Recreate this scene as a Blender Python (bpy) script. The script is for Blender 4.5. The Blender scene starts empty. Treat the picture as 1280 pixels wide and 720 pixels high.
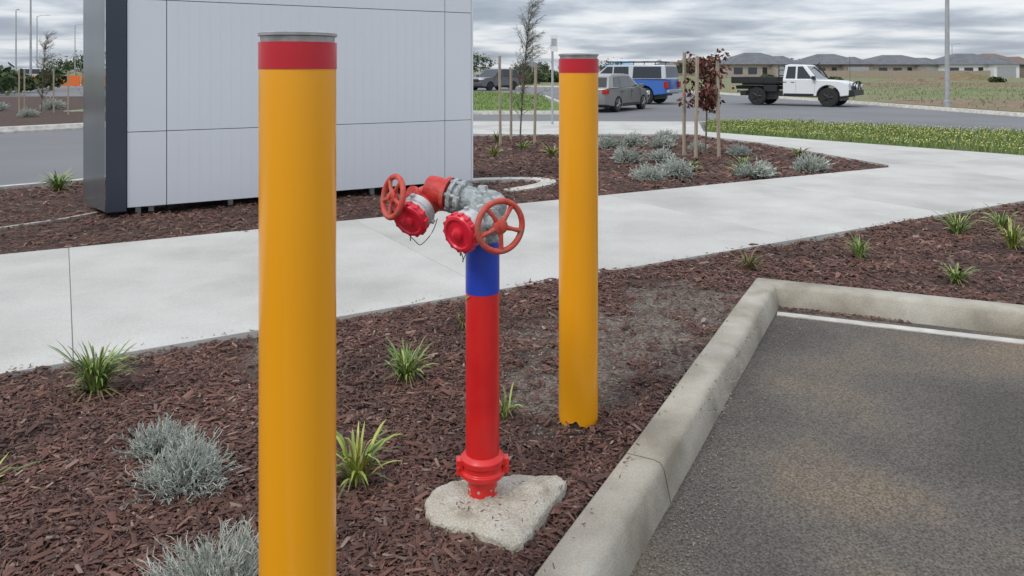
import bpy, math, random
import numpy as np
from mathutils import Vector, Matrix
random.seed(7); np.random.seed(7)
scene=bpy.context.scene
rnd=random.random
def U(a,b): return random.uniform(a,b)

# ------------------------------------------------------------ materials
def mat(name,cols,scale=5,rough=.6,metal=0,bump=0,bscale=60,detail=6,island=False,coat=0,world=False,stretch=None,bdist=.01,pos=None,mixn=None,rvar=0,mix2=None):
    m=bpy.data.materials.new(name); m.use_nodes=True
    nt=m.node_tree; N=nt.nodes; L=nt.links
    b=N['Principled BSDF']; b.inputs['Roughness'].default_value=rough; b.inputs['Metallic'].default_value=metal
    if coat: b.inputs['Coat Weight'].default_value=coat; b.inputs['Coat Roughness'].default_value=.15
    if len(cols)==1:
        b.inputs['Base Color'].default_value=(*cols[0],1)
    else:
        r=N.new('ShaderNodeValToRGB'); e=r.color_ramp.elements
        n=len(cols)
        lo,hi=(0.0,1.0) if island else (.34,.66)
        ps=pos or [lo+(hi-lo)*i/(n-1) for i in range(n)]
        while len(e)<n: e.new(.5)
        for i in range(n): e[i].position=ps[i]; e[i].color=(*cols[i],1)
        if island:
            g=N.new('ShaderNodeNewGeometry'); L.new(g.outputs['Random Per Island'],r.inputs[0])
        else:
            nz=N.new('ShaderNodeTexNoise'); nz.inputs['Scale'].default_value=scale; nz.inputs['Detail'].default_value=detail
            if world: g=N.new('ShaderNodeNewGeometry'); out=g.outputs['Position']
            else: g=N.new('ShaderNodeTexCoord'); out=g.outputs['Object']
            if stretch:
                mp=N.new('ShaderNodeMapping'); mp.inputs['Scale'].default_value=stretch; L.new(out,mp.inputs[0]); out=mp.outputs[0]
            L.new(out,nz.inputs['Vector']); L.new(nz.outputs['Fac'],r.inputs[0])
        col=r.outputs[0]
        for mm in (mixn,mix2):
            if not mm: continue
            sc,lo2,hi2=mm
            n2=N.new('ShaderNodeTexNoise'); n2.inputs['Scale'].default_value=sc; n2.inputs['Detail'].default_value=3
            g2=N.new('ShaderNodeNewGeometry'); L.new(g2.outputs['Position'],n2.inputs['Vector'])
            mr=N.new('ShaderNodeMapRange'); mr.inputs[1].default_value=.3; mr.inputs[2].default_value=.7; mr.inputs[3].default_value=lo2; mr.inputs[4].default_value=hi2
            L.new(n2.outputs['Fac'],mr.inputs[0])
            vm=N.new('ShaderNodeVectorMath'); vm.operation='SCALE'; L.new(col,vm.inputs[0]); L.new(mr.outputs[0],vm.inputs['Scale']); col=vm.outputs[0]
        L.new(col,b.inputs['Base Color'])
    if rvar:
        n4=N.new('ShaderNodeTexNoise'); n4.inputs['Scale'].default_value=9; n4.inputs['Detail'].default_value=6
        mr=N.new('ShaderNodeMapRange'); mr.inputs[3].default_value=rough-rvar; mr.inputs[4].default_value=rough+rvar
        g4=N.new('ShaderNodeNewGeometry'); L.new(g4.outputs['Position'],n4.inputs['Vector'])
        L.new(n4.outputs['Fac'],mr.inputs[0]); L.new(mr.outputs[0],b.inputs['Roughness'])
    if bump:
        n3=N.new('ShaderNodeTexNoise'); n3.inputs['Scale'].default_value=bscale; n3.inputs['Detail'].default_value=5
        g3=N.new('ShaderNodeNewGeometry'); L.new(g3.outputs['Position'],n3.inputs['Vector'])
        bp=N.new('ShaderNodeBump'); bp.inputs['Strength'].default_value=bump; bp.inputs['Distance'].default_value=bdist
        L.new(n3.outputs['Fac'],bp.inputs['Height']); L.new(bp.outputs[0],b.inputs['Normal'])
    return m
M={}
M['yellow']=mat('bollard_yellow',[(.86,.355,.006),(.88,.375,.008)],1.5,.30,coat=.3,rvar=.06)
M['red']=mat('band_red',[(.50,.006,.02),(.54,.008,.025)],6,.35,coat=.2)
M['galv']=mat('galvanised',[(.30,.31,.32),(.45,.46,.47)],25,.45,metal=.7,bump=.1)
M['rust']=mat('pipe_dark',[(.05,.04,.035),(.10,.07,.05)],25,.85,bump=.3)
M['hred']=mat('hydrant_red',[(.58,.010,.012),(.66,.016,.015),(.62,.022,.022)],5,.36,coat=.15,bump=.06,bscale=40,rvar=.1)
M['hred2']=mat('valve_red_faded',[(.40,.02,.018),(.55,.035,.028),(.46,.10,.07)],26,.55,bump=.3,bscale=120,rvar=.15)
M['wheelred']=mat('handwheel_red',[(.46,.05,.035),(.56,.075,.05),(.38,.11,.08)],30,.6,bump=.25,bscale=90)
M['capred']=mat('cap_red',[(.62,.01,.035),(.74,.02,.045)],15,.33,coat=.2)
M['blue']=mat('band_blue',[(.012,.045,.42),(.02,.065,.50)],9,.38,coat=.15,bump=.06)
M['alu']=mat('cast_grey',[(.27,.31,.32),(.38,.42,.43),(.20,.22,.22),(.44,.47,.47)],24,.72,metal=0,bump=.5,bscale=110)
M['ring']=mat('coupling_alloy',[(.45,.47,.47),(.62,.64,.64)],28,.45,metal=.4,bump=.2,bscale=130)
M['wire']=mat('wire',[(.18,.15,.1)],rough=.4,metal=.8)
M['tape']=mat('tape_scrap',[(.42,.25,.10)],rough=.6)
M['conc']=mat('path_concrete',[(.42,.41,.385),(.50,.49,.46),(.55,.54,.51)],.9,.85,world=True,bump=.25,bscale=160,bdist=.004,mixn=(120,.88,1.08),detail=9,mix2=(2.6,.93,1.04))
M['conc2']=mat('path_concrete_b',[(.41,.40,.375),(.49,.48,.45),(.54,.53,.50)],.7,.85,world=True,bump=.25,bscale=160,bdist=.004,mixn=(120,.88,1.08),detail=9,mix2=(2.6,.93,1.04))
M['joint']=mat('joint_dark',[(.24,.23,.21)],rough=.95)
M['kerb']=mat('kerb_concrete',[(.27,.24,.19),(.40,.365,.30),(.46,.43,.37)],2.6,.88,world=True,bump=.5,bscale=110,bdist=.006,mixn=(150,.84,1.1),detail=10,mix2=(9,.88,1.05))
M['slab']=mat('footing_concrete',[(.38,.34,.27),(.51,.47,.39),(.56,.53,.46)],12,.9,world=True,bump=.9,bscale=110,bdist=.01,mixn=(170,.66,1.12))
M['strip']=mat('gutter_concrete',[(.40,.38,.34),(.60,.58,.54)],7,.85,world=True,bump=.3)
M['edging']=mat('edging_concrete',[(.25,.23,.20),(.38,.36,.33)],7,.85,world=True,bump=.3)
M['asph']=mat('asphalt',[(.085,.076,.068),(.125,.110,.095),(.215,.165,.115)],1.1,.9,world=True,bump=1,bscale=95,bdist=.016,mixn=(110,.40,1.65),detail=7,pos=[.36,.52,.70])
M['road']=mat('road_asphalt',[(.15,.152,.158),(.185,.188,.195)],.25,.85,world=True,bump=.3,bscale=40)
M['soil']=mat('mulch_soil',[(.04,.025,.02),(.085,.052,.04),(.06,.036,.028)],7,.95,world=True,bump=1,bscale=70,bdist=.02,mixn=(60,.55,1.5))
M['chip']=mat('bark_chips',[(.045,.024,.02),(.115,.050,.038),(.165,.072,.052),(.095,.050,.042),(.22,.115,.085),(.072,.040,.034),(.34,.24,.19)],island=True,rough=.8,pos=[0,.2,.42,.6,.78,.9,1.0],mixn=(1.9,.58,1.22))
M['gravel']=mat('gravel',[(.12,.10,.085),(.26,.23,.2),(.17,.14,.12)],island=True,rough=.9)
M['field']=mat('field_grass',[(.11,.15,.045),(.15,.18,.065),(.20,.18,.10),(.13,.16,.055)],.12,.95,world=True,mixn=(2.5,.6,1.35),detail=8)
M['lawn']=mat('lawn',[(.10,.18,.028),(.14,.22,.045)],1.5,.95,world=True,mixn=(14,.6,1.35))
M['verge']=mat('verge_soil',[(.07,.11,.03),(.12,.14,.05)],1.5,.95,world=True,mixn=(24,.6,1.3))
M['dirt2']=mat('bare_dirt',[(.16,.095,.065),(.24,.16,.11),(.14,.15,.06)],.5,.95,world=True,mixn=(5,.6,1.3))
M['grass']=mat('grass_blades',[(.10,.17,.035),(.16,.23,.055),(.25,.28,.11),(.12,.19,.04)],island=True,rough=.75)
M['drygrass']=mat('dry_grass_blades',[(.11,.16,.05),(.17,.20,.08),(.27,.24,.13)],island=True,rough=.8)
M['flower']=mat('yellow_flowers',[(.72,.66,.08),(.80,.78,.4)],island=True,rough=.6)
M['strap']=mat('strap_leaf',[(.07,.13,.025),(.13,.22,.04),(.30,.38,.09),(.09,.15,.04),(.45,.48,.20)],island=True,rough=.45)
M['strapy']=mat('strap_leaf_yellow',[(.08,.12,.03),(.22,.30,.05),(.46,.46,.10),(.10,.17,.04),(.22,.10,.05)],island=True,rough=.45)
M['strapd']=mat('strap_leaf_dry',[(.16,.12,.06),(.12,.16,.05),(.30,.20,.08)],island=True,rough=.6)
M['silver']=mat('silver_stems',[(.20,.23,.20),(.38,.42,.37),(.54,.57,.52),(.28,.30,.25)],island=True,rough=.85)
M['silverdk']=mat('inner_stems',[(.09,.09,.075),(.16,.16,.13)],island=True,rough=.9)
M['bark']=mat('sapling_bark',[(.12,.09,.07),(.2,.16,.12)],20,.9,bump=.4)
M['stake']=mat('hardwood_stake',[(.30,.24,.18),(.42,.36,.28)],8,.85,stretch=(8,8,1),bump=.3)
M['redleaf']=mat('red_leaves',[(.075,.02,.018),(.14,.032,.026),(.22,.07,.045),(.06,.018,.016),(.10,.08,.03)],island=True,rough=.6)
M['needle']=mat('needles',[(.06,.075,.045),(.12,.13,.08),(.15,.12,.09)],island=True,rough=.8)
M['leafdk']=mat('dark_foliage',[(.03,.05,.02),(.06,.09,.03),(.09,.12,.045)],island=True,rough=.8)
M['panel']=mat('sign_panel_white',[(.63,.655,.71),(.66,.685,.735)],.5,.38,coat=.1,world=True)
M['seam']=mat('panel_seam',[(.26,.27,.30)],rough=.7)
M['navy']=mat('sign_navy',[(.030,.040,.062),(.036,.046,.07)],2,.35)
M['gunm']=mat('sign_gunmetal',[(.16,.18,.20),(.20,.22,.24)],2,.16,metal=.6)
M['steel']=mat('steel_post',[(.38,.39,.41),(.46,.47,.48)],4,.5,metal=.4)
M['white']=mat('paint_white',[(.74,.75,.76)],rough=.25,coat=.5)
M['black']=mat('black_metal',[(.018,.018,.02)],rough=.5)
M['rubber']=mat('tyre_rubber',[(.022,.022,.022)],rough=.85)
M['rim']=mat('alloy_rim',[(.35,.35,.36)],rough=.35,metal=.7)
M['rimdk']=mat('dark_rim',[(.05,.05,.05)],rough=.4,metal=.5)
M['glass']=mat('car_glass',[(.02,.025,.03)],rough=.06,coat=.5)
M['greycar']=mat('car_paint_grey',[(.27,.265,.255)],rough=.28,metal=.5,coat=.6)
M['bluecar']=mat('car_paint_blue',[(.02,.12,.45)],rough=.28,metal=.2,coat=.6)
M['darkcar']=mat('car_paint_dark',[(.10,.10,.11)],rough=.28,metal=.4,coat=.6)
M['silvercar']=mat('car_paint_silver',[(.50,.52,.55)],rough=.3,metal=.3,coat=.5)
M['tail']=mat('tail_light',[(.4,.01,.01)],rough=.2)
M['lampw']=mat('head_light',[(.75,.77,.8)],rough=.12)
M['orange']=mat('orange_mesh',[(.75,.16,.03)],rough=.7)
M['roof1']=mat('roof_grey',[(.10,.105,.12),(.14,.145,.16)],1,.7)
M['roof2']=mat('roof_brown',[(.16,.10,.08),(.2,.13,.1)],1,.7)
M['roof3']=mat('roof_blue_sarking',[(.12,.35,.55)],rough=.6)
M['brick']=mat('house_brick',[(.34,.29,.25),(.42,.37,.33)],3,.9)
M['brick2']=mat('house_brick_dark',[(.22,.18,.16),(.3,.25,.22)],3,.9)
M['win']=mat('house_window',[(.05,.06,.08)],rough=.1)

# ------------------------------------------------------------ mesh builder
class MB:
    def __init__(s): s.v=[]; s.f=[]; s.m=[]; s.mats=[]
    def mi(s,k):
        if k not in s.mats: s.mats.append(k)
        return s.mats.index(k)
    def face(s,idx,k): s.f.append(idx); s.m.append(s.mi(k))
    def box(s,c,d,k,rot=None):
        o=len(s.v); R=rot or Matrix.Identity(3)
        for z in(-1,1):
            for y in(-1,1):
                for x in(-1,1):
                    s.v.append(tuple(Vector(c)+R@Vector((x*d[0]/2,y*d[1]/2,z*d[2]/2))))
        for q in((0,2,3,1),(4,5,7,6),(0,1,5,4),(2,6,7,3),(0,4,6,2),(1,3,7,5)): s.face([o+i for i in q],k)
    def prism(s,poly,z0,z1,k,ks=None):
        o=len(s.v); n=len(poly)
        a=sum(poly[i][0]*poly[(i+1)%n][1]-poly[(i+1)%n][0]*poly[i][1] for i in range(n))
        if a<0: poly=poly[::-1]
        for p in poly: s.v.append((p[0],p[1],z0))
        for p in poly: s.v.append((p[0],p[1],z1))
        s.face([o+n+i for i in range(n)],k)
        for i in range(n):
            j=(i+1)%n; s.face([o+i,o+j,o+n+j,o+n+i],ks or k)
    def lathe(s,org,axis,prof,k,seg=24,cap=True):
        a=Vector(axis).normalized(); t=Vector((0,0,1)) if abs(a.z)<.9 else Vector((1,0,0))
        u=a.cross(t).normalized(); w=a.cross(u); org=Vector(org); rings=[]
        for (h,r) in prof:
            o=len(s.v); rings.append(o)
            for i in range(seg):
                an=2*math.pi*i/seg
                s.v.append(tuple(org+a*h+(u*math.cos(an)+w*math.sin(an))*r))
        for q in range(len(prof)-1):
            for i in range(seg):
                j=(i+1)%seg; s.face([rings[q]+i,rings[q+1]+i,rings[q+1]+j,rings[q]+j],k)
        if cap:
            s.face([rings[0]+i for i in range(seg)],k); s.face([rings[-1]+i for i in reversed(range(seg))],k)
    def cyl(s,p0,p1,r0,r1,k,seg=16):
        d=Vector(p1)-Vector(p0); s.lathe(p0,d,[(0,r0),(d.length,r1)],k,seg)
    def torus(s,c,axis,R,r,k,seg=32,sub=10):
        a=Vector(axis).normalized(); t=Vector((0,0,1)) if abs(a.z)<.9 else Vector((1,0,0))
        u=a.cross(t).normalized(); w=a.cross(u); c=Vector(c); o=len(s.v)
        for i in range(seg):
            an=2*math.pi*i/seg; d=u*math.cos(an)+w*math.sin(an)
            for j in range(sub):
                b=2*math.pi*j/sub; s.v.append(tuple(c+d*(R+r*math.cos(b))+a*r*math.sin(b)))
        for i in range(seg):
            for j in range(sub):
                i2=(i+1)%seg;j2=(j+1)%sub
                s.face([o+i*sub+j,o+i2*sub+j,o+i2*sub+j2,o+i*sub+j2],k)
    def tube(s,pts,rs,k,seg=8):
        pts=[Vector(p) for p in pts]
        if not hasattr(rs,'__len__'): rs=[rs]*len(pts)
        o=len(s.v)
        for i,p in enumerate(pts):
            d=(pts[min(i+1,len(pts)-1)]-pts[max(i-1,0)])
            d=d.normalized() if d.length>1e-9 else Vector((0,0,1))
            t=Vector((.31,.2,.93)) if abs(d.dot(Vector((.31,.2,.93))))<.95 else Vector((1,0,0))
            u=d.cross(t).normalized(); w=d.cross(u)
            for j in range(seg):
                an=2*math.pi*j/seg; s.v.append(tuple(p+(u*math.cos(an)+w*math.sin(an))*rs[i]))
        for i in range(len(pts)-1):
            for j in range(seg):
                j2=(j+1)%seg; s.face([o+i*seg+j,o+i*seg+j2,o+(i+1)*seg+j2,o+(i+1)*seg+j],k)
        s.face([o+j for j in reversed(range(seg))],k); s.face([o+(len(pts)-1)*seg+j for j in range(seg)],k)
    def blade(s,pts,ws,side,k):
        o=len(s.v); sd=Vector(side)
        for p,w in zip(pts,ws):
            p=Vector(p); s.v.append(tuple(p-sd*w/2)); s.v.append(tuple(p+sd*w/2))
        for i in range(len(pts)-1): s.face([o+2*i,o+2*i+1,o+2*i+3,o+2*i+2],k)
    def quad(s,a,b,c,d,k):
        o=len(s.v); s.v+= [tuple(a),tuple(b),tuple(c),tuple(d)]; s.face([o,o+1,o+2,o+3],k)
    def obj(s,name,parent=None,smooth=True,angle=35,bevel=0,loc=None,rotz=None):
        me=bpy.data.meshes.new(name); me.from_pydata(s.v,[],s.f)
        for k in s.mats: me.materials.append(M[k])
        me.polygons.foreach_set('material_index',s.m)
        if smooth:
            me.shade_smooth(); me.set_sharp_from_angle(angle=math.radians(angle))
        me.update()
        ob=bpy.data.objects.new(name,me); scene.collection.objects.link(ob)
        if parent: ob.parent=parent
        if loc: ob.location=loc
        if rotz is not None: ob.rotation_euler[2]=rotz
        if bevel:
            b=ob.modifiers.new('bevel','BEVEL'); b.width=bevel; b.segments=3; b.limit_method='ANGLE'; b.angle_limit=math.radians(30); b.harden_normals=False
        return ob
def empty(name,loc=(0,0,0),rotz=0):
    e=bpy.data.objects.new(name,None); e.location=loc; e.rotation_euler[2]=rotz; e.empty_display_size=.2
    scene.collection.objects.link(e); return e

def inpoly(x,y,poly):
    c=np.zeros(x.shape,bool); n=len(poly)
    for i in range(n):
        x1,y1=poly[i];x2,y2=poly[(i+1)%n]
        if y1==y2: continue
        t=((y1>y)!=(y2>y))&(x<(x2-x1)*(y-y1)/(y2-y1)+x1); c^=t
    return c
def hgt(x,y):
    return (.010*np.sin(x*2.1+1.3*np.sin(y*1.7))+.008*np.sin(y*3.7+x*1.9)+.005*np.sin(x*9.1+y*4.3)*np.sin(y*8.2-x*3.1)+.004*np.sin(x*23+y*11)*np.sin(y*19-x*7))-.022

# ------------------------------------------------------------ ground, road, beds
g=MB(); g.prism([(-2500,-2500),(2500,-2500),(2500,3500),(-2500,3500)],-.5,-.16,'field'); g.obj('ground',smooth=False)
a=MB(); a.prism([(-3.2,-6),(16,-6),(14,2.2),(8,2.7),(1.6,5.4)],-.3,-.13,'asph'); a.obj('car_park_asphalt',smooth=False)
r=MB(); r.prism([(-60,9),(-16,3.0),(-8,8),(-1,12),(6,14),(14,12),(22,2),(40,2),(30,22),(17.6,27),(17,36),(16,48),(14,62),(6,74),(-60,86)],-.3,-.134,'road'); r.obj('road',smooth=False)
bedN=[(-10,-.88),(7,9.2),(12,4.5),(8,2.53),(1.70,5.28),(.064,2.18),(-2.2,-2.1),(-10,-4)]
def relief(name,poly,step,x0,x1,y0,y1,k='soil'):
    nx=int((x1-x0)/step);ny=int((y1-y0)/step)
    X,Y=np.meshgrid(np.linspace(x0,x1,nx+1),np.linspace(y0,y1,ny+1))
    Z=hgt(X,Y)
    cx=(X[:-1,:-1]+X[1:,1:])/2; cy=(Y[:-1,:-1]+Y[1:,1:])/2
    ins=inpoly(cx,cy,poly)
    jj,ii=np.nonzero(ins); b=jj*(nx+1)+ii
    F=np.stack([b,b+1,b+nx+2,b+nx+1],1)
    used,inv=np.unique(F,return_inverse=True); F=inv.reshape(F.shape)
    V=np.stack([X.ravel()[used],Y.ravel()[used],Z.ravel()[used]],1)
    me=bpy.data.meshes.new(name); me.from_pydata(V.tolist(),[],F.tolist())
    me.materials.append(M[k]); me.shade_smooth()
    ob=bpy.data.objects.new(name,me); scene.collection.objects.link(ob); return ob
bn=relief('mulch_bed',bedN,.045,-6,12,-3,9.3)
bedW=[(-12,1.5),(-4,5.94),(-2.254,6.82),(.535,8.55),(5.6,11.2),(5.73,11.57),(4.9,15.4),(4.1,17.0),(-.9,17.1),(-3,14),(-5.6,10),(-6.35,9.4),(-13,4.4)]
bw=relief('mulch_bed',bedW,.08,-13,6,1.4,17.2)
def add_patch(mt,centers):
    nt=mt.node_tree;N=nt.nodes;L=nt.links;b=N['Principled BSDF']
    src=b.inputs['Base Color'].links[0].from_socket
    g=N.new('ShaderNodeNewGeometry'); out=None
    nz=N.new('ShaderNodeTexNoise'); nz.inputs['Scale'].default_value=3.5; nz.inputs['Detail'].default_value=6; L.new(g.outputs['Position'],nz.inputs['Vector'])
    for (cx,cy,rr) in centers:
        d=N.new('ShaderNodeVectorMath'); d.operation='DISTANCE'; L.new(g.outputs['Position'],d.inputs[0]); d.inputs[1].default_value=(cx,cy,0)
        ad=N.new('ShaderNodeMath'); ad.operation='MULTIPLY_ADD'; L.new(nz.outputs['Fac'],ad.inputs[0]); ad.inputs[1].default_value=.9; L.new(d.outputs['Value'],ad.inputs[2])
        mr=N.new('ShaderNodeMapRange'); mr.inputs[1].default_value=rr+.3; mr.inputs[2].default_value=rr+.6; mr.inputs[3].default_value=1; mr.inputs[4].default_value=0; L.new(ad.outputs[0],mr.inputs[0])
        if out is None: out=mr.outputs[0]
        else:
            mx=N.new('ShaderNodeMath'); mx.operation='MAXIMUM'; L.new(out,mx.inputs[0]); L.new(mr.outputs[0],mx.inputs[1]); out=mx.outputs[0]
    n2=N.new('ShaderNodeTexNoise'); n2.inputs['Scale'].default_value=70; n2.inputs['Detail'].default_value=4; L.new(g.outputs['Position'],n2.inputs['Vector'])
    rp=N.new('ShaderNodeValToRGB'); rp.color_ramp.elements[0].position=.35; rp.color_ramp.elements[0].color=(.085,.065,.052,1); rp.color_ramp.elements[1].position=.65; rp.color_ramp.elements[1].color=(.27,.235,.20,1)
    L.new(n2.outputs['Fac'],rp.inputs[0])
    m=N.new('ShaderNodeMix'); m.data_type='RGBA'; L.new(out,m.inputs[0]); L.new(src,m.inputs[6]); L.new(rp.outputs[0],m.inputs[7]); L.new(m.outputs[2],b.inputs['Base Color'])
patches=[(.62,4.15,.52),(1.15,4.8,.38),(.25,3.5,.30),(-1.2,3.95,.18),(2.5,6.6,.25),(-.7,3.0,.15)]
add_patch(M['soil'],patches[:4])

def chips(name,poly,n,dmin,dmax,k,lmin=.014,lmax=.048,asp=(.16,.36),thin=None,zfun=hgt,zoff=.004,grow=True,zr=.02):
    xs=[];ys=[];tot=0
    while tot<n:
        d=np.exp(np.random.uniform(np.log(dmin),np.log(dmax),n)); th=np.random.uniform(-.72,.72,n)
        x=d*np.tan(th)*.95; y=d
        ok=inpoly(x,y,poly)
        if thin is not None:
            for (cx,cy,rr) in thin:
                q=np.hypot(x-cx,y-cy); ok&=~((q<rr+.12*np.sin(x*17)+.1*np.sin(y*23))&(np.random.rand(len(x))<.74))
            pv=np.sin(x*3.1+2*np.sin(y*2.3))*np.sin(y*4.1+1.5*np.sin(x*3.7))
            ok&=~((pv>.50)&(np.random.rand(len(x))<.50))
        xs.append(x[ok]);ys.append(y[ok]);tot+=ok.sum()
    x=np.concatenate(xs)[:n];y=np.concatenate(ys)[:n]
    sc=np.clip(y/4.2,1,3.2) if grow else np.ones(n)
    ln=(lmin+(lmax-lmin)*np.random.rand(n)**1.7)*sc; w=ln*np.random.uniform(asp[0],asp[1],n)
    yaw=np.random.rand(n)*2*np.pi; pit=np.random.normal(0,.22,n); rol=np.random.normal(0,.35,n)
    z=zfun(x,y)+zoff+np.random.rand(n)*zr
    ax=np.stack([np.cos(yaw)*np.cos(pit),np.sin(yaw)*np.cos(pit),np.sin(pit)],1)
    bx=np.stack([-np.sin(yaw)*np.cos(rol),np.cos(yaw)*np.cos(rol),np.sin(rol)],1)
    nz=np.cross(ax,bx)
    c=np.stack([x,y,z],1)
    P=[]
    tp=np.random.uniform(.3,1,(4,n))
    sg=[(-1,-1),(1,-1),(1,1),(-1,1)]
    for i,(sx,sy) in enumerate(sg):
        P.append(c+ax*(sx*ln/2*(.8+.2*tp[i]))[:,None]+bx*(sy*w/2*tp[i])[:,None])
    P.append(c-ax*(ln*.30)[:,None]+nz*(w*.28)[:,None]); P.append(c+ax*(ln*.32)[:,None]+nz*(w*.28)[:,None])
    V=np.stack(P,1).reshape(-1,3)
    b=(np.arange(n)*6)[:,None]
    F4=np.concatenate([b+np.array([0,1,5,4]),b+np.array([2,3,4,5])],0)
    F3=np.concatenate([b+np.array([0,4,3]),b+np.array([1,2,5])],0)
    me=bpy.data.meshes.new(name); me.vertices.add(len(V)); me.vertices.foreach_set('co',V.ravel())
    nl=F4.size+F3.size; me.loops.add(nl); me.loops.foreach_set('vertex_index',np.concatenate([F4.ravel(),F3.ravel()]).astype(np.int32))
    npoly=len(F4)+len(F3); me.polygons.add(npoly)
    st=np.concatenate([np.arange(len(F4))*4,F4.size+np.arange(len(F3))*3]).astype(np.int32)
    me.polygons.foreach_set('loop_start',st)
    me.update(calc_edges=True); me.validate()
    me.materials.append(M[k])
    ob=bpy.data.objects.new(name,me); scene.collection.objects.link(ob); return ob
bedNc=[(-10,-.84),(7,9.24),(12,4.5),(8,2.6),(1.70,5.31),(.055,2.2),(-2.2,-2.06),(-10,-4)]
chips('bark_mulch',bedNc,120000,1.7,8.5,'chip',.010,.040,(.2,.5),thin=patches)
chips('bark_mulch',bedNc,5000,1.7,8.5,'chip',.03,.07,(.2,.5),thin=patches,zoff=.010)
chips('bark_mulch',bedW,40000,5,17,'chip')
chips('gravel_stones',[(-.3,2.9),(.9,3.2),(1.75,5.1),(1.2,5.6),(0,4.7)],6000,2.8,5.6,'gravel',.004,.016,(.6,1),grow=False,zr=.006)
zas=lambda x,y: x*0-.131
chips('loose_gravel',[(.33,2.2),(.50,2.2),(1.95,5.0),(1.70,5.0)],1800,2.0,5.2,'gravel',.003,.010,(.6,1),grow=False,zfun=zas,zr=.002)
chips('loose_gravel',[(.33,1.9),(6,1.9),(6,3.4),(1.95,5.0)],3500,1.9,5.0,'gravel',.002,.006,(.6,1),grow=False,zfun=zas,zr=.001)
chips('leaf_litter',[(1.78,4.98),(1.68,5.20),(2.4,4.88),(2.5,4.72)],1100,4.3,5.3,'chip',.01,.035,grow=False,zfun=zas,zr=.012)
zpt=lambda x,y: x*0+.010
chips('leaf_litter',[(-3,3.27),(5.6,8.36),(5.6,8.44),(-3,3.35)],140,2.5,9,'chip',.01,.026,grow=False,zfun=zpt,zr=.003)
chips('leaf_litter',[(.05,2.1),(1.70,5.25),(1.72,5.23),(.075,2.1)],40,1.9,5.3,'chip',.01,.024,grow=False,zfun=zpt,zr=.003)

# ------------------------------------------------------------ footpath slabs
p0=Vector((-.363,4.831)); wv=Vector((.8603,.5098))
def farpt(s):
    base=p0+wv*s; d=Vector((.8732,.4873)); A=Vector((-4,5.94))
    n=Vector((-.5098,.8603)); 
    den=n.x*d.y-n.y*d.x; t=((A.x-base.x)*d.y-(A.y-base.y)*d.x)/den
    return base+n*t
pt=MB()
js=[-11,-8.1,-5.1,-2.1,.27,3.27,5.55]
for i in range(len(js)-1):
    a0,a1=js[i]+.0024,js[i+1]-.0024
    pt.prism([tuple(p0+wv*a0),tuple(p0+wv*a1),tuple(farpt(a1)),tuple(farpt(a0))],-.12,.012,'conc' if i%2 else 'conc2')
e0=p0+wv*5.556; e1=farpt(5.556)
pt.prism([tuple(e0),(6.9,9.13),(6.3,11.55),(5.6,11.29),tuple(e1)],-.12,.012,'conc2')
pt.prism([(6.906,9.13),(12,4.6),(16,5.2),(8.67,12.87),(6.306,11.555)],-.12,.012,'conc')
pt.prism([(6.3,11.562),(8.66,12.88),(6.6,15.4),(4.95,15.2),(5.73,11.57),(5.6,11.3)],-.12,.012,'conc2')
pt.prism([(4.94,15.21),(6.59,15.41),(4.52,17.9),(5.2,21.2),(-2,21.6),(-6,21.6),(-6,17.3),(4.05,17.15)],-.12,.010,'conc')
pt.obj('footpath',bevel=.003,smooth=False)
m=MB(); m.prism([tuple(p0+wv*-11+Vector((-.3,.6))*.1),tuple(p0+wv*5.5+Vector((-.02,.05))),(6.8,9.2),(6.2,11.4),tuple(farpt(5.5)+Vector((.02,-.05))),tuple(farpt(-11)+Vector((.02,-.05)))],-.1,.007,'joint'); m.obj('footpath_joint_base',smooth=False)

def sweep(mb,pts,prof,k,segcap=True):
    n=len(pts); P=[Vector(p) for p in pts]; rings=[]
    for i in range(n):
        d1=(P[i]-P[i-1]).normalized() if i>0 else (P[1]-P[0]).normalized()
        d2=(P[i+1]-P[i]).normalized() if i<n-1 else d1
        n1=Vector((d1.y,-d1.x)); n2=Vector((d2.y,-d2.x)); m=(n1+n2).normalized(); m/=max(.3,m.dot(n1))
        o=len(mb.v); rings.append(o)
        for (off,z) in prof: q=P[i]+m*off; mb.v.append((q.x,q.y,z))
    L=len(prof)
    for i in range(n-1):
        for j in range(L-1): mb.face([rings[i]+j,rings[i+1]+j,rings[i+1]+j+1,rings[i]+j+1],k)
    mb.face([rings[0]+j for j in range(L)],k); mb.face([rings[-1]+j for j in reversed(range(L))],k)
kp=[(0,-.3),(0,-.012),(.012,0),(.115,0),(.138,-.006),(.152,-.024),(.178,-.13),(.18,-.3)]
kp=[(o,z+.012 if z>-.05 else z) for o,z in kp]
K=MB()
A0=Vector((-2.2,-2.13)); C=Vector((1.70,5.29)); dA=(C-A0).normalized(); J=A0+dA*((2.86+2.13)/dA.y)
J2=A0+dA*((.4+2.13)/dA.y)
def subd(a,b,n): return [tuple(a.lerp(b,i/n)+ (Vector((U(-.003,.003),0)) if 0<i<n else Vector((0,0)))) for i in range(n+1)]
sweep(K,subd(A0,J2-dA*.004,4),kp,'kerb'); sweep(K,subd(J2+dA*.004,J-dA*.004,5),kp,'kerb')
Bd=(Vector((3.146,4.67))-C).normalized()
sweep(K,subd(J+dA*.004,C,6)[:-1]+subd(C,C+Bd*2.6,5),kp,'kerb'); sweep(K,subd(C+Bd*2.608,C+Bd*7,4),kp,'kerb')
K.obj('kerb',angle=50)
S=MB(); nB=Vector((Bd.y,-Bd.x))
a1=C+Bd*.16+nB*.29; a2=C+Bd*6+nB*.20; b2=a2+nB*.10; b1=a1+nB*.07
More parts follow.
